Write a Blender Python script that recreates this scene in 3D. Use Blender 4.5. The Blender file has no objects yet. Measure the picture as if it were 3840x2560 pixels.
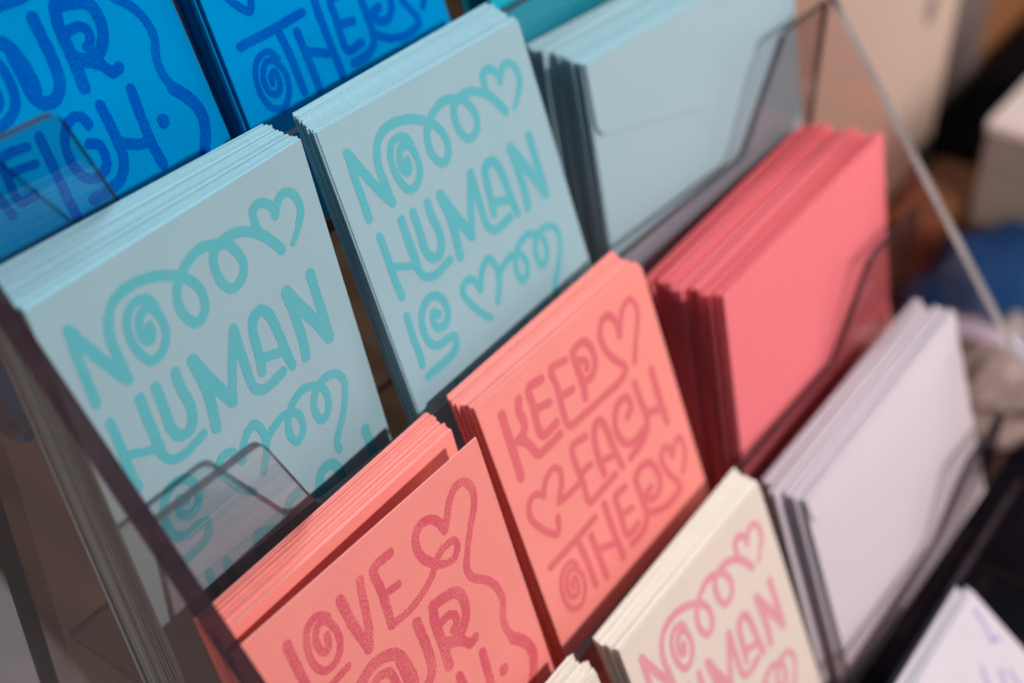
import bpy, math, random
import numpy as np
from mathutils import Matrix, Vector

random.seed(7)
rng = np.random.default_rng(7)
SC = bpy.context.scene
COL = SC.collection
MM = 0.001

# ------------------------------------------------------------------ camera
cam_d = bpy.data.cameras.new("camera")
cam_d.sensor_width = 36.0
cam_d.lens = 48.24
cam_d.clip_start = 0.01
cam_d.clip_end = 50
cam_d.dof.use_dof = True
cam_d.dof.focus_distance = 0.428
cam_d.dof.aperture_fstop = 4.4
cam_d.dof.aperture_blades = 9
cam = bpy.data.objects.new("camera", cam_d)
COL.objects.link(cam)
right = Vector((0.5875961, -0.8091293, -0.0063775))
down = Vector((-0.4894467, -0.3491417, -0.7990882))
fwd = Vector((0.6443390, 0.4726626, -0.6011799))
m = Matrix.Identity(4)
for i in range(3):
    m[i][0] = right[i]; m[i][1] = -down[i]; m[i][2] = -fwd[i]
m.translation = Vector((-0.160022, -0.276849, 0.211323))
cam.matrix_world = m
SC.camera = cam

# ------------------------------------------------------------------ world and lamps
world = bpy.data.worlds.new("World")
SC.world = world
world.use_nodes = True
bg = world.node_tree.nodes["Background"]
bg.inputs[0].default_value = (0.20, 0.38, 0.54, 1)
bg.inputs[1].default_value = 0.30

def area_lamp(name, loc, target, power, size, color):
    d = bpy.data.lights.new(name, 'AREA')
    d.shape = 'DISK'; d.size = size; d.energy = power; d.color = color
    o = bpy.data.objects.new(name, d)
    COL.objects.link(o)
    o.location = loc
    o.rotation_euler = (Vector(target) - Vector(loc)).to_track_quat('-Z', 'Y').to_euler()
    return o

area_lamp("key_lamp", (0.28, -0.82, 0.50), (0.17, -0.09, -0.1), 7.6, 0.06, (1.0, 0.88, 0.86))
area_lamp("ceiling_lamp", (0.45, 0.40, 1.05), (0.15, -0.05, -0.05), 19.0, 0.40, (0.62, 0.92, 1.0))
area_lamp("side_lamp", (-1.15, 0.12, 0.02), (0.0, 0.0, -0.12), 6.0, 0.40, (1.0, 0.64, 0.50))
area_lamp("right_fill", (1.10, -0.60, -0.05), (0.75, -0.02, -0.2), 3.8, 0.56, (1.0, 0.85, 0.78))  # added fill for the beige box, set low to streak the right rail

SC.view_settings.view_transform = 'Standard'
SC.view_settings.look = 'None'
SC.view_settings.exposure = 0.0
SC.view_settings.gamma = 1.0
SC.view_settings.use_curve_mapping = False
SC.cycles.max_bounces = 14
SC.cycles.transparent_max_bounces = 24
SC.cycles.glossy_bounces = 6
SC.cycles.caustics_reflective = False
SC.cycles.caustics_refractive = False
SC.cycles.sample_clamp_indirect = 4.0
SC.cycles.use_denoising = True

# ------------------------------------------------------------------ materials
def srgb(r, g, b):
    f = lambda c: (c / 12.92 if c <= 0.04045 else ((c + 0.055) / 1.055) ** 2.4)
    return (f(r / 255), f(g / 255), f(b / 255), 1)

def new_mat(name):
    mt = bpy.data.materials.new(name)
    mt.use_nodes = True
    nt = mt.node_tree
    return mt, nt, nt.nodes["Principled BSDF"]

def mul(c, k):
    return (c[0] * k, c[1] * k, c[2] * k, 1)

def paper(name, col, rough=0.9, grain=0.10, bump=0.15, scale=1900, spec=0.12):
    """uncoated card stock: fibre mottling and a fine tooth"""
    mt, nt, p = new_mat(name)
    tc = nt.nodes.new("ShaderNodeTexCoord")
    n1 = nt.nodes.new("ShaderNodeTexNoise"); n1.inputs["Scale"].default_value = scale; n1.inputs["Detail"].default_value = 3
    n2 = nt.nodes.new("ShaderNodeTexNoise"); n2.inputs["Scale"].default_value = 55; n2.inputs["Detail"].default_value = 4
    nt.links.new(tc.outputs["Object"], n1.inputs["Vector"]); nt.links.new(tc.outputs["Object"], n2.inputs["Vector"])
    add = nt.nodes.new("ShaderNodeMath"); add.operation = 'MULTIPLY_ADD'
    nt.links.new(n2.outputs["Fac"], add.inputs[0]); add.inputs[1].default_value = 0.22; nt.links.new(n1.outputs["Fac"], add.inputs[2])
    rmp = nt.nodes.new("ShaderNodeMapRange")
    rmp.inputs["From Min"].default_value = 0.38; rmp.inputs["From Max"].default_value = 0.84
    nt.links.new(add.outputs[0], rmp.inputs["Value"])
    mix = nt.nodes.new("ShaderNodeMix"); mix.data_type = 'RGBA'
    mix.inputs["A"].default_value = mul(col, 1 - grain); mix.inputs["B"].default_value = mul(col, 1 + grain)
    nt.links.new(rmp.outputs[0], mix.inputs["Factor"])
    nt.links.new(mix.outputs["Result"], p.inputs["Base Color"])
    p.inputs["Roughness"].default_value = rough
    p.inputs["Specular IOR Level"].default_value = spec
    b = nt.nodes.new("ShaderNodeBump"); b.inputs["Strength"].default_value = bump; b.inputs["Distance"].default_value = 0.0001
    nt.links.new(n1.outputs["Fac"], b.inputs["Height"]); nt.links.new(b.outputs[0], p.inputs["Normal"])
    return mt

def ink(name, col, under, speck=0.25, scale=1500):
    """riso / letterpress ink: uneven lay-down with the paper showing through in flecks"""
    mt, nt, p = new_mat(name)
    tc = nt.nodes.new("ShaderNodeTexCoord")
    n1 = nt.nodes.new("ShaderNodeTexNoise"); n1.inputs["Scale"].default_value = scale; n1.inputs["Detail"].default_value = 3; n1.inputs["Roughness"].default_value = 0.65
    n2 = nt.nodes.new("ShaderNodeTexNoise"); n2.inputs["Scale"].default_value = 60; n2.inputs["Detail"].default_value = 2
    nt.links.new(tc.outputs["Object"], n1.inputs["Vector"]); nt.links.new(tc.outputs["Object"], n2.inputs["Vector"])
    mx = nt.nodes.new("ShaderNodeMath"); mx.operation = 'MULTIPLY_ADD'
    nt.links.new(n2.outputs["Fac"], mx.inputs[0]); mx.inputs[1].default_value = 0.35; nt.links.new(n1.outputs["Fac"], mx.inputs[2])
    r = nt.nodes.new("ShaderNodeMapRange"); r.interpolation_type = 'SMOOTHSTEP'
    r.inputs["From Min"].default_value = 0.62; r.inputs["From Max"].default_value = 0.84
    r.inputs["To Min"].default_value = 0.0; r.inputs["To Max"].default_value = speck
    nt.links.new(mx.outputs[0], r.inputs["Value"])
    mix = nt.nodes.new("ShaderNodeMix"); mix.data_type = 'RGBA'
    mix.inputs["A"].default_value = col; mix.inputs["B"].default_value = under
    nt.links.new(r.outputs[0], mix.inputs["Factor"]); nt.links.new(mix.outputs["Result"], p.inputs["Base Color"])
    p.inputs["Roughness"].default_value = 0.8; p.inputs["Specular IOR Level"].default_value = 0.0
    return mt

C_GREY = (0.330, 0.510, 0.560, 1)
C_BLUE = (0.0, 0.265, 0.60, 1)
C_CORAL = (0.98, 0.31, 0.262, 1)
C_CREAM = (0.83, 0.70, 0.59, 1)
C_PINKENV = (0.96, 0.225, 0.25, 1)
C_WHITEENV = (0.78, 0.69, 0.73, 1)
C_GREYENV = (0.39, 0.565, 0.61, 1)
M_GREY = paper("grey_card_stock", C_GREY)
M_BLUE = paper("blue_card_stock", C_BLUE, grain=0.14, spec=0.0)
M_CORAL = paper("coral_card_stock", C_CORAL)
M_CREAM = paper("cream_card_stock", C_CREAM)
M_PINKENV = paper("pink_envelope_paper", C_PINKENV, grain=0.03)
M_WHITEENV = paper("white_envelope_paper", C_WHITEENV, grain=0.03)
M_GREYENV = paper("grey_envelope_paper", C_GREYENV, grain=0.03)
M_TEALENV = paper("turquoise_envelope_paper", (0.01, 0.42, 0.55, 1), grain=0.03)
I_TEAL = ink("teal_ink", (0.110, 0.47, 0.52, 1), C_GREY, 0.25)
I_NAVY = ink("royal_blue_ink", (0.0, 0.088, 0.46, 1), C_BLUE, 0.35)
I_RED = ink("red_ink", (0.74, 0.115, 0.155, 1), C_CORAL, 0.70)
I_ROSE = ink("rose_ink", (0.79, 0.165, 0.18, 1), C_CORAL, 0.25)
I_PINK = ink("pink_ink", (0.83, 0.32, 0.385, 1), C_CREAM, 0.3)

def acrylic(name, tint, rough=0.02, gloss=1.0):
    """clear acrylic sheet: tinted see-through body under a Fresnel gloss"""
    mt, nt, p = new_mat(name)
    nt.nodes.remove(p)
    out = nt.nodes["Material Output"]
    tr = nt.nodes.new("ShaderNodeBsdfTransparent"); tr.inputs[0].default_value = tint
    gl = nt.nodes.new("ShaderNodeBsdfGlossy"); gl.inputs["Roughness"].default_value = rough
    gl.inputs["Color"].default_value = (1, 1, 1, 1)
    fr = nt.nodes.new("ShaderNodeFresnel")
    ge = nt.nodes.new("ShaderNodeNewGeometry")
    io = nt.nodes.new("ShaderNodeMapRange"); io.inputs["To Min"].default_value = 1.49; io.inputs["To Max"].default_value = 1 / 1.49
    nt.links.new(ge.outputs["Backfacing"], io.inputs["Value"]); nt.links.new(io.outputs[0], fr.inputs["IOR"])
    k = nt.nodes.new("ShaderNodeMath"); k.operation = 'MULTIPLY'; k.inputs[1].default_value = gloss
    mx = nt.nodes.new("ShaderNodeMixShader")
    nt.links.new(fr.outputs[0], k.inputs[0]); nt.links.new(k.outputs[0], mx.inputs[0])
    nt.links.new(tr.outputs[0], mx.inputs[1]); nt.links.new(gl.outputs[0], mx.inputs[2])
    nt.links.new(mx.outputs[0], out.inputs["Surface"])
    return mt

M_ACRYLIC = acrylic("clear_acrylic", (0.905, 0.885, 0.89, 1))
def acrylic_edge(name, tint, base, clear, solid, rough=0.06, spec=0.35):
    mt, nt, p = new_mat(name)
    out = nt.nodes["Material Output"]
    tc = nt.nodes.new("ShaderNodeTexCoord")
    no = nt.nodes.new("ShaderNodeTexNoise"); no.inputs["Scale"].default_value = 120; no.inputs["Detail"].default_value = 5
    nt.links.new(tc.outputs["Object"], no.inputs["Vector"])
    mixc = nt.nodes.new("ShaderNodeMix"); mixc.data_type = 'RGBA'
    mixc.inputs["A"].default_value = mul(base, 0.6); mixc.inputs["B"].default_value = mul(base, 1.6)
    nt.links.new(no.outputs["Fac"], mixc.inputs["Factor"]); nt.links.new(mixc.outputs["Result"], p.inputs["Base Color"])
    p.inputs["Roughness"].default_value = rough
    p.inputs["Specular IOR Level"].default_value = spec
    tr = nt.nodes.new("ShaderNodeBsdfTransparent"); tr.inputs[0].default_value = tint
    mx = nt.nodes.new("ShaderNodeMixShader")
    n3 = nt.nodes.new("ShaderNodeTexNoise"); n3.inputs["Scale"].default_value = 34; n3.inputs["Detail"].default_value = 3
    nt.links.new(tc.outputs["Object"], n3.inputs["Vector"])
    fr = nt.nodes.new("ShaderNodeMapRange"); fr.inputs["From Min"].default_value = 0.35; fr.inputs["From Max"].default_value = 0.65
    fr.inputs["To Min"].default_value = clear; fr.inputs["To Max"].default_value = solid
    nt.links.new(n3.outputs["Fac"], fr.inputs["Value"]); nt.links.new(fr.outputs[0], mx.inputs[0])
    nt.links.new(tr.outputs[0], mx.inputs[1]); nt.links.new(p.outputs[0], mx.inputs[2])
    nt.links.new(mx.outputs[0], out.inputs["Surface"])
    return mt
M_EDGE = acrylic_edge("acrylic_edge", (0.30, 0.22, 0.24, 1), (0.034, 0.018, 0.022, 1), .66, .97)
M_RIM = acrylic_edge("acrylic_rim", (0.62, 0.54, 0.56, 1), (0.040, 0.025, 0.029, 1), .62, .93, 0.35, 0.15)
M_SIDE = acrylic("clear_acrylic_side", (0.89, 0.80, 0.77, 1))

def simple(name, col, rough=0.7, col2=None, scale=20, bump=0.0, metal=0.0, wave=False):
    mt, nt, p = new_mat(name)
    tc = nt.nodes.new("ShaderNodeTexCoord")
    if wave:
        n = nt.nodes.new("ShaderNodeTexWave"); n.inputs["Scale"].default_value = scale; n.inputs["Distortion"].default_value = 6
        n.inputs["Detail"].default_value = 4; n.inputs["Detail Scale"].default_value = 1.5
    else:
        n = nt.nodes.new("ShaderNodeTexNoise"); n.inputs["Scale"].default_value = scale; n.inputs["Detail"].default_value = 5
    nt.links.new(tc.outputs["Object"], n.inputs["Vector"])
    mix = nt.nodes.new("ShaderNodeMix"); mix.data_type = 'RGBA'
    mix.inputs["A"].default_value = col; mix.inputs["B"].default_value = col2 or mul(col, 1.35)
    nt.links.new(n.outputs["Fac"], mix.inputs["Factor"]); nt.links.new(mix.outputs["Result"], p.inputs["Base Color"])
    p.inputs["Roughness"].default_value = rough; p.inputs["Metallic"].default_value = metal
    p.inputs["Specular IOR Level"].default_value = 0.1 if rough > 0.75 else 0.4
    if bump:
        b = nt.nodes.new("ShaderNodeBump"); b.inputs["Strength"].default_value = bump; b.inputs["Distance"].default_value = 0.002
        nt.links.new(n.outputs["Fac"], b.inputs["Height"]); nt.links.new(b.outputs[0], p.inputs["Normal"])
    return mt

# ------------------------------------------------------------------ object helpers
def tag(o, label=None, cat=None, group=None, kind=None):
    if label: o["label"] = label
    if cat: o["category"] = cat
    if group: o["group"] = group
    if kind: o["kind"] = kind
    return o

def mesh_obj(name, verts, faces, mats, parent=None, mat_idx=None, smooth=False):
    me = bpy.data.meshes.new(name)
    me.from_pydata([tuple(v) for v in verts], [], [tuple(f) for f in faces])
    for mt in (mats if isinstance(mats, (list, tuple)) else [mats]):
        me.materials.append(mt)
    if mat_idx is not None:
        me.polygons.foreach_set("material_index", mat_idx)
    if smooth:
        me.polygons.foreach_set("use_smooth", [True] * len(me.polygons))
    me.update()
    o = bpy.data.objects.new(name, me)
    COL.objects.link(o)
    if parent: o.parent = parent
    return o

def empty(name, loc=(0, 0, 0)):
    o = bpy.data.objects.new(name, None)
    o.empty_display_size = 0.02
    COL.objects.link(o); o.location = loc
    return o

def prism(poly, lo, hi, axis):
    """extrude a closed 2D outline (CCW) along an axis; returns verts, faces, per-face flag (0 cap, 1 rim)"""
    n = len(poly); V = []
    for h in (lo, hi):
        for a, b in poly:
            V.append({'x': (h, a, b), 'y': (a, h, b), 'z': (a, b, h)}[axis])
    F = [tuple(range(n - 1, -1, -1)), tuple(range(n, 2 * n))]
    K = [0, 0]
    for i in range(n):
        j = (i + 1) % n
        F.append((i, j, n + j, n + i)); K.append(1)
    return V, F, K

def rounded(poly, radii, seg=6):
    out = []; n = len(poly)
    for i in range(n):
        p0, p1, p2 = map(np.array, (poly[i - 1], poly[i], poly[(i + 1) % n]))
        r = radii[i]
        if r <= 0:
            out.append(tuple(p1)); continue
        a = (p0 - p1); b = (p2 - p1); la, lb = np.linalg.norm(a), np.linalg.norm(b)
        a = a / la; b = b / lb
        ang = math.acos(max(-1, min(1, float(a @ b))))
        d = min(r / math.tan(ang / 2), la * .49, lb * .49)
        s, e = p1 + a * d, p1 + b * d
        for k in range(seg + 1):
            t = k / seg
            out.append(tuple((1 - t) ** 2 * s + 2 * t * (1 - t) * p1 + t * t * e))
    return out

def pose(M, o, k=1.0):
    mw = Matrix.Identity(4)
    for i in range(3):
        for j in range(3): mw[i][j] = M[i][j] * k
        mw[i][3] = o[i] * MM
    return mw

# ------------------------------------------------------------------ lettering: hand drawn strokes in card millimetres
# each stroke = [width, [x, y], [x, y] ...]; x from the left edge, y down from the top edge of the card
STROKES = {"NO":[[3.39,[9.32,11.07],[8.74,19.37],[8.75,26.32],[8.57,33.39]],[3.75,[9.32,11.07],[12.57,18.22],[16.7,26.34],[20.49,33.06]],[3.4,[20.49,33.06],[20.18,26.26],[20.16,20.3],[21.39,15.67],[24.53,11.62],[29.32,10.05],[34.41,10.02]],[3.32,[34.41,10.02],[40.75,11.72],[46.18,14.37],[48.82,16.01]],[3.3,[48.82,16.01],[52.41,20.21],[53.79,24.88],[52.99,28.67],[50.37,30.88],[47.82,30.61],[45.58,27.59],[44.72,23.47],[45.52,19.49],[47.28,17.15],[49.68,15.16],[53.94,13.03],[58.81,12.27],[63.84,13.65],[67.93,15.75],[70.6,19.6],[71.49,23.94],[69.86,27.08],[66.52,28.73],[63.92,28.28],[61.63,24.93],[61.03,20.66],[61.71,17.1],[63.68,14.79],[67.33,13.88],[72.3,14.17],[77.91,16.6],[81.07,18.88]],[3.64,[81.07,18.88],[84.33,22.83],[87.08,27.27]],[3.1,[80.65,18.1],[80.62,14.4],[81.13,11.38],[84.08,10.35],[86.91,11.72],[88.9,14.21],[88.93,16.8]],[3.08,[88.93,16.8],[91.36,13.41],[94.57,11.98],[97.78,13.34],[99.5,16.76],[99.39,20.19],[96.84,23.61]],[2.25,[96.84,23.61],[94.24,26.42],[92.24,27.87]],[2.98,[33.24,23.02],[33.11,25.14],[32.3,26.88],[30.71,26.78],[29.73,24.55],[29.91,22.19],[31.01,19.56],[34.2,18.11],[36.66,20.31],[37.66,24.18],[37.51,27.7],[35.52,31.0],[32.73,32.71],[29.53,32.46],[27.36,29.37],[26.09,25.43],[26.08,21.06],[27.32,17.46],[30.06,15.25],[33.3,15.18],[35.93,16.48],[37.36,19.07]],[3.28,[10.17,40.75],[10.29,47.22],[10.07,54.53],[10.52,62.93]],[3.69,[21.71,40.22],[21.54,46.67],[21.63,53.68],[21.67,57.23]],[2.7,[10.6,52.01],[17.61,55.17],[20.96,56.57]],[3.05,[20.8,56.93],[22.85,61.3],[25.42,63.18],[29.0,63.71],[33.22,62.96],[36.96,62.26]],[3.68,[27.77,40.36],[27.7,47.78],[27.52,54.09],[29.33,57.65],[32.42,58.52],[35.02,56.66],[36.36,52.18],[35.75,47.39],[35.42,42.84],[35.75,40.17]],[4.03,[42.53,40.43],[43.58,52.21],[42.17,63.34]],[4.28,[42.53,40.43],[45.81,48.86],[50.72,59.45]],[3.55,[59.97,39.8],[57.32,45.21],[53.78,52.61],[50.89,59.56]],[3.55,[60.08,39.87],[59.73,49.03],[59.57,56.18],[60.05,60.64],[62.1,62.66],[65.7,63.37],[69.9,62.86],[72.5,62.41]],[3.69,[64.94,57.65],[65.87,51.5],[66.59,44.7],[68.27,40.91],[71.97,40.34],[74.56,43.3],[75.58,49.93],[76.19,57.67],[76.82,62.73]],[3.23,[67.38,54.23],[75.02,56.66]],[3.95,[83.73,40.44],[84.15,50.59],[83.98,58.55],[83.19,63.24]],[4.64,[83.67,40.58],[88.08,49.12],[91.82,55.91],[94.82,62.83]],[4.05,[95.25,40.22],[95.17,48.14],[95.3,55.7],[94.96,62.91]],[3.02,[9.49,69.77],[8.96,77.31],[9.12,84.27],[8.65,88.15]],[3.16,[23.4,76.64],[21.51,74.84],[20.07,77.25],[20.8,80.31],[24.92,81.19],[27.82,78.45],[27.51,72.96],[24.54,69.83],[20.15,69.65],[16.35,72.37],[14.4,78.17],[15.44,83.51],[18.66,86.09],[23.9,86.29],[27.26,87.31],[26.71,90.27],[23.27,92.18],[16.09,92.75],[9.41,92.99]],[2.94,[46.74,90.25],[43.43,86.72],[39.43,80.24],[37.77,75.33],[40.14,72.79],[43.71,73.25],[45.62,75.84],[46.44,78.71]],[3.0,[46.68,78.56],[49.38,73.95],[52.73,71.29],[55.39,70.86],[57.12,74.0],[57.58,78.07],[55.73,82.64],[52.88,86.71]],[2.98,[56.81,78.78],[62.68,76.21],[68.13,75.47],[72.23,77.58],[73.46,82.1],[71.9,85.26],[68.74,86.37],[67.05,82.82],[67.79,78.74],[70.04,75.4],[73.98,73.16],[78.25,72.42],[83.33,74.56],[86.15,77.87],[86.27,82.17],[84.1,85.66],[81.08,86.33],[79.73,82.38],[80.83,77.84],[84.19,74.97],[88.78,74.33],[92.67,75.59],[95.24,79.65],[93.85,84.71],[89.77,90.77],[86.84,93.92],[84.29,97.26],[84.24,100.14]],[3.14,[21.17,102.26],[21.69,109.3],[22.0,116.95]],[3.4,[28.25,103.38],[29.24,112.72],[30.33,122.49]],[3.36,[63.11,101.44],[59.18,101.85],[56.05,104.29],[53.63,107.93],[41.8,103.73],[42.31,111.54],[43.44,119.97]],[3.86,[70.73,107.45],[74.01,102.25],[78.36,101.86],[81.54,105.8],[82.03,114.16],[83.23,124.27]],[3.58,[71.49,108.69],[83.41,113.03]],[4.06,[97.73,100.88],[98.01,109.1],[99.2,119.9],[99.34,126.53]]],"KEEP":[[3.83,[11.0,9.36],[10.6,16.96],[10.23,25.43],[9.67,35.28]],[3.55,[21.44,9.24],[19.53,12.69],[20.07,18.62],[17.75,21.83],[14.15,22.34]],[3.43,[14.15,22.34],[17.78,25.31],[19.74,29.42],[21.29,32.97],[26.37,33.4],[35.35,33.07]],[3.43,[35.38,9.01],[27.61,8.38],[27.04,14.85],[26.47,27.72],[35.53,28.03]],[3.18,[28.04,17.34],[35.39,19.04]],[3.11,[50.35,9.59],[41.47,8.7],[41.72,15.63],[41.35,32.99],[48.83,33.79],[63.53,34.01],[77.56,33.53],[81.22,31.37],[75.78,23.56],[72.52,15.82],[73.04,10.32],[77.0,6.77],[80.71,7.4],[83.65,11.74],[83.4,17.46]],[3.14,[42.53,20.56],[49.08,21.66]],[2.65,[83.4,17.46],[86.23,13.18],[90.21,8.87],[95.37,7.91],[97.89,12.41],[96.19,18.05],[92.13,23.72],[87.27,31.91]],[3.6,[55.32,9.13],[55.1,15.34],[55.5,23.28],[54.25,28.35]],[3.2,[55.32,9.13],[59.15,8.17],[63.15,8.86],[65.81,12.94],[65.53,18.89],[62.78,22.45],[58.5,23.14],[54.75,21.86]],[2.92,[59.95,18.84],[60.89,16.95],[59.27,14.72],[56.23,13.46]],[2.77,[20.21,60.64],[17.55,65.98],[14.64,64.21],[9.72,57.58],[7.16,51.15],[8.76,46.78],[12.44,45.35],[17.24,47.73]],[2.8,[17.02,48.5],[20.26,44.27],[26.02,42.32],[29.02,45.11],[28.12,49.57],[25.97,52.46],[23.33,55.62]],[2.75,[23.33,55.62],[28.8,56.26],[37.23,55.72],[41.17,53.32],[45.57,53.41]],[3.05,[47.77,41.88],[38.96,41.28],[37.98,48.7],[38.6,56.64],[38.53,66.12],[44.96,66.37],[56.92,65.43]],[3.45,[51.08,61.24],[50.7,53.87],[51.85,45.92],[55.08,41.0],[57.99,41.17],[59.8,45.65],[60.38,54.78],[62.03,65.09]],[3.04,[51.58,56.14],[60.67,58.37]],[3.25,[73.79,49.05],[77.18,47.08],[76.3,41.81],[70.61,41.34],[66.39,45.1],[65.01,51.65],[68.02,58.22],[73.3,60.38],[80.26,59.29]],[3.46,[83.51,39.56],[83.77,47.73],[84.5,55.05],[81.82,60.97],[77.11,63.52],[68.01,65.1]],[3.36,[84.76,54.52],[93.11,57.62]],[3.69,[95.4,40.54],[95.13,51.22],[95.34,65.18]],[3.01,[8.14,74.94],[22.4,74.56],[38.65,73.41]],[3.2,[25.78,75.08],[26.97,85.67],[27.24,97.41]],[2.3,[15.54,90.17],[15.82,87.78],[18.09,86.88],[18.43,91.71],[15.9,94.04],[12.81,92.01],[12.73,86.73],[15.82,83.23],[19.29,83.55],[22.33,89.42],[20.73,95.44],[16.68,98.94],[11.88,97.52],[9.26,91.88],[10.13,84.76],[14.0,80.58],[19.02,80.44],[21.54,83.61]],[3.25,[33.43,78.65],[33.9,86.83],[34.23,98.69]],[3.0,[34.37,85.86],[43.09,89.55]],[3.44,[45.68,72.03],[45.74,82.2],[46.4,98.33]],[3.21,[59.78,73.54],[52.96,73.47],[52.49,80.36],[52.76,91.85],[60.33,91.74]],[2.94,[53.34,82.61],[59.8,83.6]],[3.28,[66.84,74.37],[67.05,81.14],[67.15,89.25],[65.95,93.82],[60.45,96.69],[53.46,96.93]],[3.32,[67.08,73.87],[72.46,72.18],[77.77,73.84],[80.5,78.85],[80.48,84.89],[76.83,88.5],[71.95,87.86],[70.63,84.25],[74.17,83.32]],[2.95,[67.3,91.05],[74.64,95.15],[82.34,96.73],[91.18,95.2],[91.24,92.84],[86.91,85.15],[85.31,78.01],[87.04,74.45],[90.96,74.65],[92.74,80.19]],[2.55,[92.74,80.19],[95.56,76.62],[99.72,75.38],[101.16,80.24],[99.48,85.97],[95.72,90.34]]],"LOVE":[[3.39,[16.54,10.83],[16.6,17.65],[16.92,26.41],[17.53,32.34]],[2.66,[17.53,32.34],[21.08,33.38],[26.59,32.87],[32.15,32.43]],[2.61,[29.73,18.13],[28.8,21.33],[26.84,22.41],[25.54,19.06],[26.49,14.87],[29.06,12.84],[31.71,14.53],[33.1,19.66],[32.48,24.48],[29.03,27.69],[24.46,27.46],[22.0,22.9],[22.2,16.73],[24.3,11.72],[27.54,10.02],[30.48,11.05],[32.34,13.22]],[3.57,[38.35,11.61],[39.08,21.47],[41.17,33.29]],[3.22,[47.18,11.2],[45.35,19.7],[43.68,27.49],[41.31,33.4]],[3.37,[60.71,11.23],[53.02,11.75],[52.89,19.38],[51.89,32.73]],[2.79,[51.89,32.73],[59.88,33.26],[67.07,31.88],[72.47,29.53],[74.42,27.73]],[2.8,[53.71,21.65],[59.57,22.67]],[3.21,[75.37,26.82],[71.67,21.74],[70.79,16.18],[72.61,12.19],[76.52,11.09],[80.35,12.85],[82.72,16.51],[83.31,19.41]],[3.0,[83.5,19.28],[86.54,15.54],[89.33,11.61],[93.4,9.4],[97.22,10.12],[99.46,14.54],[98.22,19.71],[94.1,25.0]],[2.61,[94.1,25.0],[90.06,30.91],[87.67,34.71]],[2.76,[75.03,26.83],[79.39,29.95],[83.63,30.45],[86.17,27.1],[85.09,24.89],[80.5,24.43],[77.04,25.35]],[3.06,[87.62,34.67],[86.48,38.33],[87.64,42.1],[93.04,47.84],[95.8,53.27],[96.28,59.0],[93.96,64.29],[94.04,71.03],[97.44,77.29]],[4.31,[95.04,74.56],[99.45,80.26],[101.22,85.36],[100.37,90.02],[96.44,96.53],[92.99,100.94]],[4.23,[29.15,44.01],[34.29,40.83],[39.36,39.19],[44.75,39.7],[49.21,42.44],[51.52,48.7],[51.65,56.31]],[3.92,[49.76,45.62],[50.03,51.7],[50.22,58.03],[52.8,61.2],[56.93,60.94],[59.74,57.83],[60.77,51.32],[60.8,44.88],[60.75,39.1]],[3.14,[44.66,45.51],[45.45,49.78],[45.04,55.19],[43.17,58.39],[39.13,60.62],[35.24,60.87],[32.51,57.64],[32.73,51.82],[35.82,46.52],[40.39,44.14],[44.66,45.51]],[2.3,[40.04,50.26],[40.79,53.35],[39.49,55.97],[37.09,56.5],[36.54,53.09],[39.11,50.65]],[4.02,[68.62,39.11],[67.2,44.99],[67.07,53.07],[66.53,62.16]],[4.0,[68.81,38.78],[74.31,39.72],[79.33,41.71],[80.87,45.36],[80.37,50.33],[76.98,54.81],[72.11,55.95],[68.12,53.91]],[3.16,[69.99,46.28],[73.49,46.42],[75.56,48.65],[75.05,51.34],[73.02,52.59]],[3.66,[70.98,56.11],[74.83,58.53],[77.52,62.17],[80.18,61.79]],[3.61,[68.75,68.74],[69.02,74.07],[69.01,79.69],[68.73,83.94],[67.65,86.94],[64.29,90.18],[59.12,91.17],[53.3,91.12]],[3.43,[69.89,80.98],[74.43,83.61],[78.21,84.83]],[3.65,[80.78,68.98],[80.23,76.48],[79.75,85.1],[80.21,92.73]],[4.25,[86.9,81.45],[86.88,81.98]],[3.18,[62.33,71.91],[61.44,68.97],[58.35,68.09],[54.71,70.14],[52.4,74.13],[52.01,79.89],[54.34,84.79],[58.5,86.26],[62.16,84.53],[63.21,81.33],[62.5,77.98],[59.8,76.72]],[3.27,[46.15,68.39],[46.06,76.19],[45.76,85.39],[45.82,93.21]],[2.75,[41.41,69.0],[35.12,68.3],[32.07,68.69],[31.67,74.23],[31.99,81.03],[37.06,81.47]],[2.6,[41.41,74.17],[36.88,73.46],[31.86,73.09]],[2.88,[22.53,66.95],[22.06,73.98],[21.37,82.25]],[2.92,[22.7,67.43],[25.82,74.63],[27.9,83.13]]]}

def smooth_path(P, step=0.8):
    P = np.array(P, float)
    if len(P) < 3: return P
    E = np.vstack([2 * P[0] - P[1], P, 2 * P[-1] - P[-2]])
    out = [P[0]]
    for i in range(1, len(E) - 2):
        p0, p1, p2, p3 = E[i - 1:i + 3]
        d = [max(1e-6, np.linalg.norm(b - a) ** 0.5) for a, b in ((p0, p1), (p1, p2), (p2, p3))]
        t0 = 0; t1 = d[0]; t2 = t1 + d[1]; t3 = t2 + d[2]
        # keep real corners sharp
        c1 = np.dot(p1 - p0, p2 - p1) / (np.linalg.norm(p1 - p0) * np.linalg.norm(p2 - p1) + 1e-9)
        k = max(2, int(np.linalg.norm(p2 - p1) / step))
        for s in range(1, k + 1):
            t = t1 + (t2 - t1) * s / k
            A1 = (t1 - t) / (t1 - t0) * p0 + (t - t0) / (t1 - t0) * p1
            A2 = (t2 - t) / (t2 - t1) * p1 + (t - t1) / (t2 - t1) * p2
            A3 = (t3 - t) / (t3 - t2) * p2 + (t - t2) / (t3 - t2) * p3
            B1 = (t2 - t) / (t2 - t0) * A1 + (t - t0) / (t2 - t0) * A2
            B2 = (t3 - t) / (t3 - t1) * A2 + (t - t1) / (t3 - t1) * A3
            out.append((t2 - t) / (t2 - t1) * B1 + (t - t1) / (t2 - t1) * B2)
    return np.array(out)

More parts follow.
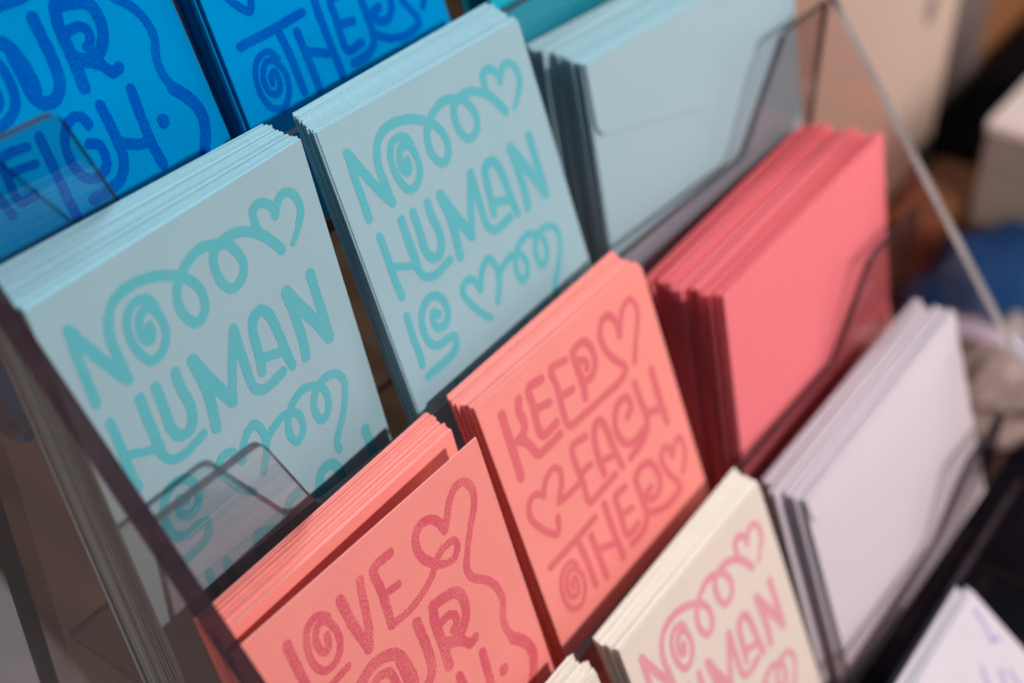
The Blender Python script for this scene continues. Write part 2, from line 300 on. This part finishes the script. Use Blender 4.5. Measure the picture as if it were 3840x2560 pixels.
def ink_mesh(name, strokes, W=108.0, H=140.0, g=0.32, fat=1.0):
    """union of all strokes as one clean flat mesh (distance field + marching squares)"""
    nx, ny = int(W / g) + 1, int(H / g) + 1
    D = np.full((ny, nx), 9.0)
    xs = np.arange(nx) * g; ys = np.arange(ny) * g
    wob = rng.normal(size=(ny // 4 + 2, nx // 4 + 2)) * 0.09
    for st in strokes:
        r = st[0] * 0.5 * fat
        P = smooth_path(st[1:])
        for a, b in zip(P[:-1], P[1:]):
            x0, x1 = min(a[0], b[0]) - r - 1, max(a[0], b[0]) + r + 1
            y0, y1 = min(a[1], b[1]) - r - 1, max(a[1], b[1]) + r + 1
            i0, i1 = max(0, int(x0 / g)), min(nx, int(x1 / g) + 2)
            j0, j1 = max(0, int(y0 / g)), min(ny, int(y1 / g) + 2)
            if i0 >= i1 or j0 >= j1: continue
            X, Y = np.meshgrid(xs[i0:i1], ys[j0:j1])
            dx, dy = b - a; L = dx * dx + dy * dy + 1e-9
            t = np.clip(((X - a[0]) * dx + (Y - a[1]) * dy) / L, 0, 1)
            d = np.hypot(X - a[0] - t * dx, Y - a[1] - t * dy) - r
            D[j0:j1, i0:i1] = np.minimum(D[j0:j1, i0:i1], d)
    # slightly ragged printed edge
    J, I = np.meshgrid(np.arange(ny), np.arange(nx), indexing='ij')
    fi, fj = I / 4.0, J / 4.0
    i0 = fi.astype(int); j0 = fj.astype(int); u = fi - i0; v = fj - j0
    D = D + (wob[j0, i0] * (1 - u) * (1 - v) + wob[j0, i0 + 1] * u * (1 - v) + wob[j0 + 1, i0] * (1 - u) * v + wob[j0 + 1, i0 + 1] * u * v)
    D[:, :2] = 9; D[:, -2:] = 9; D[:2] = 9; D[-2:] = 9
    ins = D < 0
    cnt = ins[:-1, :-1].astype(int) + ins[1:, :-1] + ins[:-1, 1:] + ins[1:, 1:]
    verts = []; faces = []; vid = {}
    def vert(key, x, y):
        if key not in vid:
            vid[key] = len(verts); verts.append((x * MM, -y * MM, 0.0))
        return vid[key]
    for j, i in zip(*np.nonzero(cnt)):
        c = [(i, j), (i + 1, j), (i + 1, j + 1), (i, j + 1)]
        poly = []
        for k in range(4):
            (xa, ya), (xb, yb) = c[k], c[(k + 1) % 4]
            da, db = D[ya, xa], D[yb, xb]
            if da < 0: poly.append(vert((xa, ya), xa * g, ya * g))
            if (da < 0) != (db < 0):
                t = da / (da - db); x, y = xa + (xb - xa) * t, ya + (yb - ya) * t
                key = (min((xa, ya), (xb, yb)), max((xa, ya), (xb, yb)))
                poly.append(vert(key, x * g, y * g))
        if len(poly) >= 3: faces.append(tuple(reversed(poly)))
    me = bpy.data.meshes.new(name)
    me.from_pydata(verts, [], faces); me.update()
    return me

INK = {k: ink_mesh(k.lower() + "_lettering", v, fat=1.08 if k == "KEEP" else 1.0) for k, v in STROKES.items()}

def add_lettering(card, design, mat):
    me = INK[design].copy(); me.materials.clear(); me.materials.append(mat)
    o = bpy.data.objects.new("lettering", me); COL.objects.link(o)
    o.parent = card; o.location = (0, 0, 0.00007)
    return o

# ------------------------------------------------------------------ card and envelope meshes (origin: top left corner of the front face)
def folded_card_mesh(name, mat, W=108, H=140, t=0.255, gap=0.09):
    n = 5; out = [(W, 0.0)]
    th = t + gap / 2
    for k in range(n + 1):                       # rounded spine on the left
        a = math.pi / 2 + math.pi * k / n
        out.append((th + th * math.cos(a), -th + th * math.sin(a)))
    out += [(W, -2 * t - gap), (W, -t - gap)]
    out += [(2 * t + gap, -t - gap * .75), (t + gap * .6, -t - gap / 2), (2 * t + gap, -t - gap * .25)]
    out += [(W, -t)]
    out = [(a * MM, b * MM) for a, b in out]
    n = len(out); V = []
    for h in (0.0, -H * MM):
        V += [(a, h, b) for a, b in out]
    F = [tuple(range(n)), tuple(range(2 * n - 1, n - 1, -1))]
    for i in range(n):
        j = (i + 1) % n; F.append((j, i, n + i, n + j))
    me = bpy.data.meshes.new(name); me.from_pydata(V, [], F); me.materials.append(mat); me.update()
    return me

def envelope_mesh(name, mat, W=145, H=111, t=0.9):
    xs = np.linspace(0, W, 9); ys = np.linspace(0, -H, 7)
    V = []; F = []
    for s in (0, 1):
        for y in ys:
            for x in xs:
                e = (1 - abs(2 * x / W - 1) ** 10) * (1 - abs(2 * y / H + 1) ** 10)
                z = -t / 2 + (0.5 if s == 0 else -0.5) * (0.25 + (t - 0.25) * e ** 0.5)
                V.append((x * MM, y * MM, z * MM))
    nx, ny = 9, 7; N = nx * ny
    for j in range(ny - 1):
        for i in range(nx - 1):
            a = j * nx + i
            F.append((a, a + nx, a + nx + 1, a + 1)); F.append((N + a, N + a + 1, N + a + nx + 1, N + a + nx))
    for i in range(nx - 1):
        F.append((i, i + 1, N + i + 1, N + i)); b = (ny - 1) * nx + i; F.append((b, N + b, N + b + 1, b + 1))
    for j in range(ny - 1):
        a = j * nx; F.append((a, N + a, N + a + nx, a + nx)); b = a + nx - 1; F.append((b, b + nx, N + b + nx, N + b))
    me = bpy.data.meshes.new(name); me.from_pydata(V, [], F); me.materials.append(mat); me.update()
    return me

def flap_mesh(name, mat, W=145, d=38, t=0.32):
    poly = rounded([(0.4, 0), (1.2, -d * .66), (W / 2, -d), (W - 1.2, -d * .66), (W - .4, 0)], [0, 8, 10, 8, 0])
    poly = [(a * MM, b * MM) for a, b in poly]
    V, F, K = prism(poly, 0.00012, 0.00012 + t * MM, 'z')
    # the flap lifts a little towards its free edge
    V = [(x, y, z + 0.0008 * (max(0, -y) / (d * MM)) ** 1.5 + 0.00035) for x, y, z in V]
    F = [tuple(reversed(f)) for f in F]
    me = bpy.data.meshes.new(name); me.from_pydata(V, [], F); me.materials.append(mat); me.update()
    return me

STACKS = {"gL":{"M":[[0.99862,-0.00881,0.05184],[0.05242,0.24384,-0.9684],[-0.00411,0.96977,0.24397]],"o":[-4.78,-9.75,9.01],"b":[[22.4,0.0],[15.8,0.0]]},"gR":{"M":[[0.99993,0.00937,0.00657],[0.00278,0.35789,-0.93376],[-0.0111,0.93372,0.35784]],"o":[111.95,-2.05,6.12],"b":[[8.4,4.0],[12.8,3.0]]},"pL":{"M":[[0.99964,-0.00202,0.02673],[0.02622,0.2811,-0.95932],[-0.00558,0.95968,0.28105]],"o":[-2.08,-59.47,-83.42],"b":[[11.0,0.0],[10.4,2.0]]},"pF":{"M":[[0.99896,-0.02822,-0.03582],[-0.02576,0.29911,-0.95387],[0.03763,0.9538,0.29807]],"o":[-4.43,-66.13,-83.59],"b":[[14.0,0.0],[14.0,0.0]]},"pR":{"M":[[0.99977,-0.00671,-0.02033],[-0.01653,0.36162,-0.93218],[0.0136,0.9323,0.36142]],"o":[115.57,-59.01,-80.67],"b":[[13.1,-1.9],[13.3,0.9]],"s":0.95},"cr":{"M":[[0.99996,-0.00469,0.00747],[0.00872,0.39751,-0.91755],[0.00133,0.91758,0.39754]],"o":[118.08,-118.14,-163.46],"b":[[10.7,-1.0],[9.5,1.9]],"s":0.97},"bL":{"M":[[0.99858,-0.03283,0.04186],[0.05061,0.3441,-0.93757],[0.01638,0.93836,0.34527]],"o":[-5.67,64.53,86.28],"b":[[14.6,0.0],[14.6,0.0]],"s":1.04},"bR":{"M":[[0.99982,0.00985,0.01649],[0.01176,0.36463,-0.93108],[-0.01519,0.9311,0.36445]],"o":[115.02,66.38,89.84],"b":[[14.0,0.0],[14.0,0.0]]},"gE":{"M":[[0.9942,-0.00636,-0.10733],[-0.10395,0.19822,-0.97463],[0.02748,0.98014,0.19641]],"o":[249.04,-11.88,-21.59],"b":[[25.0,1.0],[25.0,0.0]]},"pE":{"M":[[0.99829,-0.05428,-0.02179],[-0.01199,0.17467,-0.98455],[0.05725,0.98313,0.17372]],"o":[243.94,-83.65,-98.29],"b":[[37.8,-7.9],[39.4,-6.9]]},"wE":{"M":[[0.99395,-0.09182,-0.06023],[-0.02988,0.30166,-0.95295],[0.10567,0.94898,0.29709]],"o":[245.13,-129.26,-184.24],"b":[[18.0,3.9],[18.8,0.0]]}}

def make_stack(key, mesh_fn, name, cat, front_label, back_label, group, pitch, W, front_child=None, jit=(0.5, 0.26, 0.0025), thick=None, dog=None, skip_front=False, clumps=None):
    """a pile of separate sheets: the front one carries lettering or flap, the rest follow behind it"""
    s = STACKS[key]; M = np.array(s["M"]); o = np.array(s["o"])
    (tl, vl), (tr, vr) = s["b"]; k = s.get("s", 1.0); W = W * k
    if thick: tl, tr = thick
    n = max(2, int(round((tl + tr) / 2 / pitch)))
    U, V, N = M[:, 0], M[:, 1], M[:, 2]
    dl = np.array([0, tl, 0]) + V * vl; dr = np.array([0, tr, 0]) + V * vr
    objs = []
    drift = 0.0
    for i in range(1 if skip_front else 0, n):
        f = i / max(1, n - 1)
        f2 = min(1.0, max(0.0, f + (rng.normal() * 0.25 / n if 0 < i < n - 1 else 0)))
        drift = drift * 0.6 + rng.normal() * 0.4
        cu = cv = 0.0
        if clumps:
            c = sum(f2 > q for q in clumps[0]); g = clumps[1] / ((tl + tr) / 2)
            f2 = f2 * (1 - g * len(clumps[0])) + g * c
            cu, cv = clumps[2][c]
        p0 = o + dl * f2; p1 = o + U * W + dr * f2
        u = (p1 - p0); u = u / np.linalg.norm(u)
        v = V - u * (V @ u); v /= np.linalg.norm(v)
        if i:
            a = rng.normal() * jit[2]; u, v = u * math.cos(a) + v * math.sin(a), v * math.cos(a) - u * math.sin(a)
            p0 = p0 + u * (drift + rng.normal() * 0.4) * jit[0] + v * (rng.normal() * jit[1] - abs(rng.normal()) * 0.15)
            if dog: p0 = p0 + v * dog(f, i) 
        p0 = p0 + u * cu + v * cv
        w = np.cross(u, v)
        ob = bpy.data.objects.new(name, mesh_fn); COL.objects.link(ob)
        ob.matrix_world = pose(np.stack([u, v, w], 1), p0, k)
        front = (i == (1 if skip_front else 0))
        tag(ob, front_label if i == 0 else back_label, cat, group)
        if i == 0 and front_child: front_child(ob)
        objs.append(ob)
    return objs

GREY_CARD = folded_card_mesh("grey_card", M_GREY)
BLUE_CARD = folded_card_mesh("blue_card", M_BLUE)
CORAL_CARD = folded_card_mesh("coral_card", M_CORAL)
CREAM_CARD = folded_card_mesh("cream_card", M_CREAM)
GREY_ENV = envelope_mesh("grey_envelope", M_GREYENV, t=0.6)
PINK_ENV = envelope_mesh("pink_envelope", M_PINKENV, t=0.7)
WHITE_ENV = envelope_mesh("white_envelope", M_WHITEENV, t=0.6)
TEAL_ENV = envelope_mesh("turquoise_envelope", M_TEALENV, t=1.2)

letter = lambda d, m: (lambda c: add_lettering(c, d, m))
def flap(mat, d=38):
    me = flap_mesh("flap", mat, d=d)
    def f(c):
        o = bpy.data.objects.new("flap", me); COL.objects.link(o); o.parent = c
    return f

make_stack("gL", GREY_CARD, "greeting_card", "greeting card",
    "front grey card with teal lettering, in the pile beside the left acrylic panel",
    "plain grey card edge stacked in the left grey pile behind its front card", "cards in the left grey pile", 0.63, 108, letter("NO", I_TEAL))
make_stack("gR", GREY_CARD, "greeting_card", "greeting card",
    "front grey card with teal lettering, in the pile next to the grey envelopes",
    "plain grey card edge in the pile next to the grey envelopes", "cards in the right grey pile", 0.63, 108, letter("NO", I_TEAL), jit=(1.0, .3, .003))
make_stack("bL", BLUE_CARD, "greeting_card", "greeting card",
    "blue card with NEIGH in darker blue behind the left clear acrylic tab",
    "blue card at the back of the left blue pile, hidden behind the lettered one", "cards in the left blue pile", 0.9, 108, letter("LOVE", I_NAVY))
make_stack("bR", BLUE_CARD, "greeting_card", "greeting card",
    "blue card with OTHERS in darker blue behind the right grey pile",
    "blue card at the back of the right blue pile, showing only its dark spine", "cards in the right blue pile", 0.75, 108, letter("KEEP", I_NAVY), jit=(.8, .4, .003))
make_stack("pL", CORAL_CARD, "greeting_card", "greeting card",
    "coral card in shadow directly behind the LOVE card in front of the acrylic tab",
    "coral card in the left coral pile behind the LOVE card, showing only its top edge", "cards in the left coral pile", 0.62, 108, jit=(1.1, .3, .002))
def single(key, mesh, name, label, cat, child, group=None):
    s = STACKS[key]
    ob = bpy.data.objects.new(name, mesh); COL.objects.link(ob)
    ob.matrix_world = pose(s["M"], s["o"]); tag(ob, label, cat, group); child(ob)
    return ob
single("pF", CORAL_CARD, "greeting_card", "coral card lettered LOVE with a red heart, standing loose in front of its pile", "greeting card", letter("LOVE", I_RED), "cards in the left coral pile")
make_stack("pR", CORAL_CARD, "greeting_card", "greeting card",
    "coral card lettered KEEP EACH OTHERS beside the dark pink envelopes",
    "coral card behind the KEEP card in the right coral pile, showing only its edges", "cards in the right coral pile", 0.66, 108, letter("KEEP", I_ROSE), jit=(1.0, .35, .003))
make_stack("cr", CREAM_CARD, "greeting_card", "greeting card",
    "cream card lettered in pink at the front of the pile beside the white envelopes",
    "cream card behind the pink lettered one, showing only its top edge", "cards in the right cream pile", 0.66, 108, letter("NO", I_PINK))
STACKS["cl"] = {"M": STACKS["cr"]["M"], "o": [-1.0, -117.5, -164.0], "b": [[10, 1], [10, 1]], "s": 0.99}
make_stack("cl", CREAM_CARD, "greeting_card", "greeting card",
    "cream card at the front of the left cream pile, mostly below the photo",
    "cream card in the left cream pile, only its top right corner in view", "cards in the left cream pile", 0.66, 108, letter("LOVE", I_PINK), jit=(1.2, .4, .003))
make_stack("gE", GREY_ENV, "envelope", "envelope",
    "front grey envelope with its flap showing, behind the right acrylic tab",
    "pale grey envelope behind the front one, showing its top and dark left edge", "envelopes in the grey pack", 0.8, 145, flap(M_GREYENV, 46), jit=(.7, .35, .004), clumps=([.3, .65], 1.2, [(0, 0), (1.6, -.6), (-1.5, .2)]))
make_stack("pE", PINK_ENV, "envelope", "envelope",
    "bright pink envelope at the front of the thick pink pack",
    "bright pink envelope inside the thick pack, showing only its top and left edge", "envelopes in the pink pack", 1.05, 145, None, jit=(.5, .35, .003), clumps=([.12, .3, .46, .66, .84], 1.3, [(0, 0), (-1.0, -.45), (1.4, 0), (-1.5, -.45), (1.0, 0), (-1.1, -.3)]))
make_stack("wE", WHITE_ENV, "envelope", "envelope",
    "pinkish white envelope at the front of the pack below the pink envelopes",
    "pinkish white envelope behind the front one, showing its top and dark left edge", "envelopes in the white pack", 0.85, 145, flap(M_WHITEENV, 21), jit=(.5, .35, .003), clumps=([.14, .5, .72], 0.9, [(0, 0), (-1.2, -.4), (-5.0, 0), (-1.5, -.4)]))

# ------------------------------------------------------------------ the acrylic card holder
holder = empty("card_holder", (0.195, -0.11, -0.33))
tag(holder, "clear acrylic tiered holder with dark polished edges, full of cards and envelopes", "card holder")
def hpart(name, V, F, K, parent=None):
    o = mesh_obj(name, [Vector(v) for v in V], F, [M_SIDE, M_EDGE] if name == "side_panel" else [M_ACRYLIC, M_RIM], None, K)
    o.parent = parent or holder
    o.matrix_parent_inverse = Matrix.Translation(-Vector(holder.location))
    return o
XL0, XL1, XR0, XR1 = -11.4, -5.0, 402.0, 408.4
def edge_y(z): return -(12.6 + .778 * (1.1 - z))
pl = [(edge_y(160), 160), (edge_y(-262), -262), (edge_y(-262), -329), (31, -329), (31, -62), (190, 130), (190, 160)]
pl = rounded(pl, [4, 6, 4, 4, 12, 12, 4])
pl = [(a * MM, b * MM) for a, b in pl]
for x0, x1 in ((XL0, XL1), (XR0, XR1)):
    hpart("side_panel", *prism(pl, x0 * MM, x1 * MM, 'x'))
# face y, tab height left / right, low edge left / right, foot, tab ends, low edge ends
LIPS = [(14.0, 41.5, 41.5, -2, -2, -46, 34, 51, 330, 360), (-45, -46, -41, -86, -89, -131, 36, 55, 331, 360),
        (-104, -130, -130, -174, -174, -228, 36, 55, 324, 351), (-166, -226, -226, -258, -258, -306, 36, 55, 331, 358)]
for y, ztl, ztr, zll, zlr, zb, ta, la, lb, tb in LIPS:
    poly = [(XL1 + .05, zb), (XR0 - .05, zb), (XR0 - .05, ztr), (tb, ztr), (lb, zlr), (la, zll), (ta, ztl), (XL1 + .05, ztl)]
    poly = rounded(poly, [0, 0, 0, 7, 8, 8, 6, 0], 8)
    hpart("front_lip", *prism([(a * MM, b * MM) for a, b in poly], y * MM, (y + 3.0) * MM, 'y'))
    yb = y + 60
    fl = [((XL1 + .05) * MM, (y + 3.05) * MM), ((XR0 - .05) * MM, (y + 3.05) * MM), ((XR0 - .05) * MM, yb * MM), ((XL1 + .05) * MM, yb * MM)]
    hpart("shelf", *prism(fl, (zb) * MM, (zb + 3) * MM, 'z'))

# ------------------------------------------------------------------ table and cloth
M_WOOD = simple("dark_table_wood", (0.055, 0.021, 0.011, 1), 0.8, (0.085, 0.034, 0.018, 1), 7, 0.1, wave=True)
M_CLOTH = simple("black_cloth", (0.002, 0.002, 0.005, 1), 0.9, (0.006, 0.005, 0.011, 1), 220, 0.3)
t = mesh_obj("table_top", *prism([(-1.2, -1.2), (2.6, -1.2), (2.6, 1.6), (-1.2, 1.6)], -0.37, -0.332, 'z')[:2], M_WOOD)
tag(t, kind="structure")
t = mesh_obj("black_tablecloth", *prism([(-.7, -1.0), (.66, -1.0), (.62, -.158), (.3, -.150), (-.7, -.15)], -0.3316, -0.3300, 'z')[:2], M_CLOTH)
tag(t, "black tablecloth under the front of the acrylic holder", "tablecloth")
M_LITGREY = simple("lit_table_grey", (0.19, 0.125, 0.118, 1), 0.9, (0.23, 0.155, 0.148, 1), 90, 0.2)  # lit tone of the table top, put into the colour of a thin patch
t = mesh_obj("lit_table_patch", *prism([(-.6, .05), (.05, .05), (.10, .29), (-.6, .6)], -0.3316, -0.3304, 'z')[:2], M_LITGREY)
tag(t, "table patch with its lit grey tone painted in, behind the left acrylic panel", "table patch")

def box(name, lo, hi, mat, parent=None, r=0.004):
    (x0, y0, z0), (x1, y1, z1) = lo, hi
    poly = rounded([(x0, y0), (x1, y0), (x1, y1), (x0, y1)], [r] * 4, 4)
    V, F, K = prism(poly, z0, z1, 'z')
    return mesh_obj(name, V, F, mat, parent)

# turquoise envelopes of the blue row
STACKS["bE"] = {"M": STACKS["gR"]["M"], "o": [247.0, 56.0, 62.0], "b": [[15, 0], [15, 0]]}
make_stack("bE", TEAL_ENV, "envelope", "envelope",
    "turquoise envelope at the front of the pack above the grey envelopes",
    "turquoise envelope hidden behind the front one of its pack", "envelopes in the turquoise pack", 1.5, 145, None, jit=(.8, .7, .005))

# white cards leaning on the foot of the holder
ph = math.radians(216)
dv = np.array([0, math.cos(ph), math.sin(ph)])
Vv = -dv; Uu = np.array([1.0, 0, 0]); Nn = np.cross(Uu, Vv)
M_WHITE = paper("white_card_stock", (0.62, 0.51, 0.53, 1))
WHITE_CARD = folded_card_mesh("white_card", M_WHITE)
I_LILAC = ink("lilac_ink", (0.30, 0.24, 0.46, 1), (0.62, .51, .53, 1), 0.5)
INK["MARKS"] = ink_mesh("mark_lettering", [[2.2, [101, 6], [99, 14], [96, 20]], [1.8, [96, 20], [101, 22]], [2.0, [80, 22], [76, 30], [82, 36], [88, 30]], [1.8, [92, 34], [90, 44]], [1.8, [70, 40], [66, 52], [74, 56]], [1.8, [84, 44], [80, 58]]])
STACKS["wc"] = {"M": np.stack([Uu, Vv, Nn], 1).tolist(), "o": [196.5, -191.5, -250.5], "b": [[9, -3], [9, -3]]}
make_stack("wc", WHITE_CARD, "greeting_card", "greeting card",
    "white card with small lilac marks, lying back at the foot of the holder",
    "plain white card under the one with lilac marks", "white cards at the foot of the holder", 3.0, 108, letter("MARKS", I_LILAC), jit=(1.2, .5, .006))
hpart("foot_plate", *prism([((XL1 + .05) * MM, -.329), ((XR0 - .05) * MM, -.329), ((XR0 - .05) * MM, -.262), ((XL1 + .05) * MM, -.262)], -.183, -.180, 'y'))

# ------------------------------------------------------------------ things on the table to the right, far out of focus
M_BEIGE = simple("beige_board", (0.56, 0.42, 0.34, 1), 0.8, (0.62, 0.47, 0.38, 1), 6)
M_MARK = simple("grey_print", (0.20, 0.16, 0.16, 1), 0.8)
b = box("beige_box", (.40, .024, -.332), (.815, .16, .20), M_BEIGE)
tag(b, "tall beige box with dark smudges behind the right acrylic panel", "box")
for px, pz, rx, rz in ((.755, -.187, .010, .012), (.738, -.163, .007, .007)):
    poly = [(px + rx * math.cos(a) * (1 + .2 * math.sin(3 * a)), pz + rz * math.sin(a)) for a in np.linspace(0, 2 * math.pi, 19)[:-1]]
    mesh_obj("printed_mark", *prism(poly, .0235, .0237, 'y')[:2], M_MARK, b)
M_TAUPE = simple("taupe_card", (0.16, 0.125, 0.12, 1), 0.8, (0.20, 0.155, 0.14, 1), 5)
b = box("taupe_box", (.822, .05, -.332), (.99, .16, .16), M_TAUPE)
tag(b, "narrow taupe box standing in the dark beside the beige box", "box")
M_BACK = simple("dark_brown_wall", (0.050, 0.036, 0.024, 1), 0.9, (0.075, 0.05, 0.034, 1), 3)
b = box("back_wall", (-.9, .95, -.9), (2.6, 1.0, 1.2), M_BACK)
tag(b, "dark brown wall far behind the table", "wall")
M_SHADE = simple("table_shade_black", (0.006, 0.005, 0.005, 1), 0.8)
b = box("shade_slab", (.82, -.010, -.332), (1.25, .040, -.322), M_SHADE)  # dark slab laid over the table where only its shadow falls
tag(b, "flat black slab standing in for table shadow between taupe box and white prints", "shade slab")
M_LITWOOD = simple("lit_table_wood", (0.26, 0.105, 0.035, 1), 0.5, (0.34, 0.15, 0.06, 1), 14, wave=True)  # brighter copy of the table wood, with the light in its colour
b = box("lit_wood_block", (1.0, .055, -.332), (1.16, .14, -.27), M_LITWOOD)  # added block standing in for bright table wood
tag(b, "orange brown block added for the table wood at the right edge behind the shade slab", "block")
b = box("lit_table_strip", (.70, -.03, -.332), (.805, .012, -.324), M_LITWOOD)  # added strip standing in for the table wood where light falls
tag(b, "orange brown strip added for the lit table wood in front of the beige box", "table strip")
M_WHITEBOX = simple("white_print_paper", (0.78, 0.68, 0.66, 1), 0.8)
M_SHADEDSIDE = simple("shaded_paper_edges", (0.22, 0.19, 0.17, 1), 0.85, (0.52, 0.46, 0.42, 1), 60)  # sides of the white prints greyed, their shade is in the colour
for nd in M_SHADEDSIDE.node_tree.nodes:
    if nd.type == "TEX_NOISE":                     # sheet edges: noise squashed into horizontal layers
        mp = M_SHADEDSIDE.node_tree.nodes.new("ShaderNodeMapping"); mp.inputs["Scale"].default_value = (.05, .05, 4)
        M_SHADEDSIDE.node_tree.links.new(nd.inputs["Vector"].links[0].from_socket, mp.inputs["Vector"]); M_SHADEDSIDE.node_tree.links.new(mp.outputs[0], nd.inputs["Vector"])
for lo, hi, lab in (((.742, -.112, -.332), (.98, -.036, -.252), "taller stack of white prints beyond the right panel edge"),
                    ((.735, -.19, -.332), (.95, -.118, -.262), "lower stack of white prints in front of the taller one")):
    root = empty("stack_of_prints", ((lo[0] + hi[0]) / 2, (lo[1] + hi[1]) / 2, lo[2]))
    tag(root, lab, "stack of prints")
    for nm, a, bb, mt in (("paper_block", lo, (hi[0], hi[1], hi[2] - .006), M_SHADEDSIDE), ("top_sheet", (lo[0] - .002, lo[1] - .001, hi[2] - .0058), (hi[0], hi[1] + .001, hi[2]), M_WHITEBOX)):
        o = box(nm, a, bb, mt, root); o.matrix_parent_inverse = Matrix.Translation(-Vector(root.location))

def lump(name, c, r, mat, seed, amp=0.25, freq=3.0, nu=40, nv=24):
    """a soft crumpled heap resting on the table"""
    rs = np.random.default_rng(seed)
    ks = rs.normal(size=(14, 3)) * freq; phs = rs.uniform(0, 6.28, 14)
    V = []; F = []
    for j in range(nv + 1):
        th = math.pi * j / nv
        for i in range(nu):
            a = 2 * math.pi * i / nu
            d = np.array([math.sin(th) * math.cos(a), math.sin(th) * math.sin(a), math.cos(th)])
            k = 1 + amp * float(np.mean(np.sin(ks @ d + phs))) * 2
            p = d * k * np.array(r)
            p[2] = max(p[2], -r[2] * .55)
            V.append(tuple(p + np.array(c)))
    for j in range(nv):
        for i in range(nu):
            F.append((j * nu + i, (j + 1) * nu + i, (j + 1) * nu + (i + 1) % nu, j * nu + (i + 1) % nu))
    return mesh_obj(name, V, F, mat, None, None, True)
M_NAVY = simple("navy_fabric", (0.008, 0.045, 0.15, 1), 0.85, (0.02, 0.07, 0.20, 1), 40, 0.3)
tag(lump("folded_cloth", (.655, -.092, -.3205), (.085, .05, .021), M_NAVY, 3, .22), "folded navy cloth on the table right of the holder", "cloth")
M_BAG = simple("crumpled_plastic", (0.30, 0.25, 0.26, 1), 0.25, (0.52, 0.44, 0.40, 1), 45, 0.5)
tag(lump("crumpled_bag", (.545, -.125, -.3178), (.06, .034, .023), M_BAG, 9, .4, 6.0), "crumpled shiny grey plastic bag at the edge of the black cloth", "plastic bag")
M_LILAC = simple("lilac_plastic", (0.66, 0.64, 0.86, 1), 0.3)
V = []; F = []
for i in range(13):
    s = i / 12
    x, y, z = .548 + .010 * s, -.088 - .060 * s, -.301 + .006 * math.sin(s * 3.1) - .012 * s * s
    V += [(x, y, z), (x + .006, y + .006, z + .008), (x + .0055, y + .0055, z + .0095), (x - .0005, y - .0005, z + .0015)]
    if i:
        for k in range(4): F.append(((i - 1) * 4 + k, (i - 1) * 4 + (k + 1) % 4, i * 4 + (k + 1) % 4, i * 4 + k))
F += [(3, 2, 1, 0), (48, 49, 50, 51)]
tag(mesh_obj("plastic_strip", V, F, M_LILAC), "pale lilac plastic strip lying on the crumpled bag", "strip")
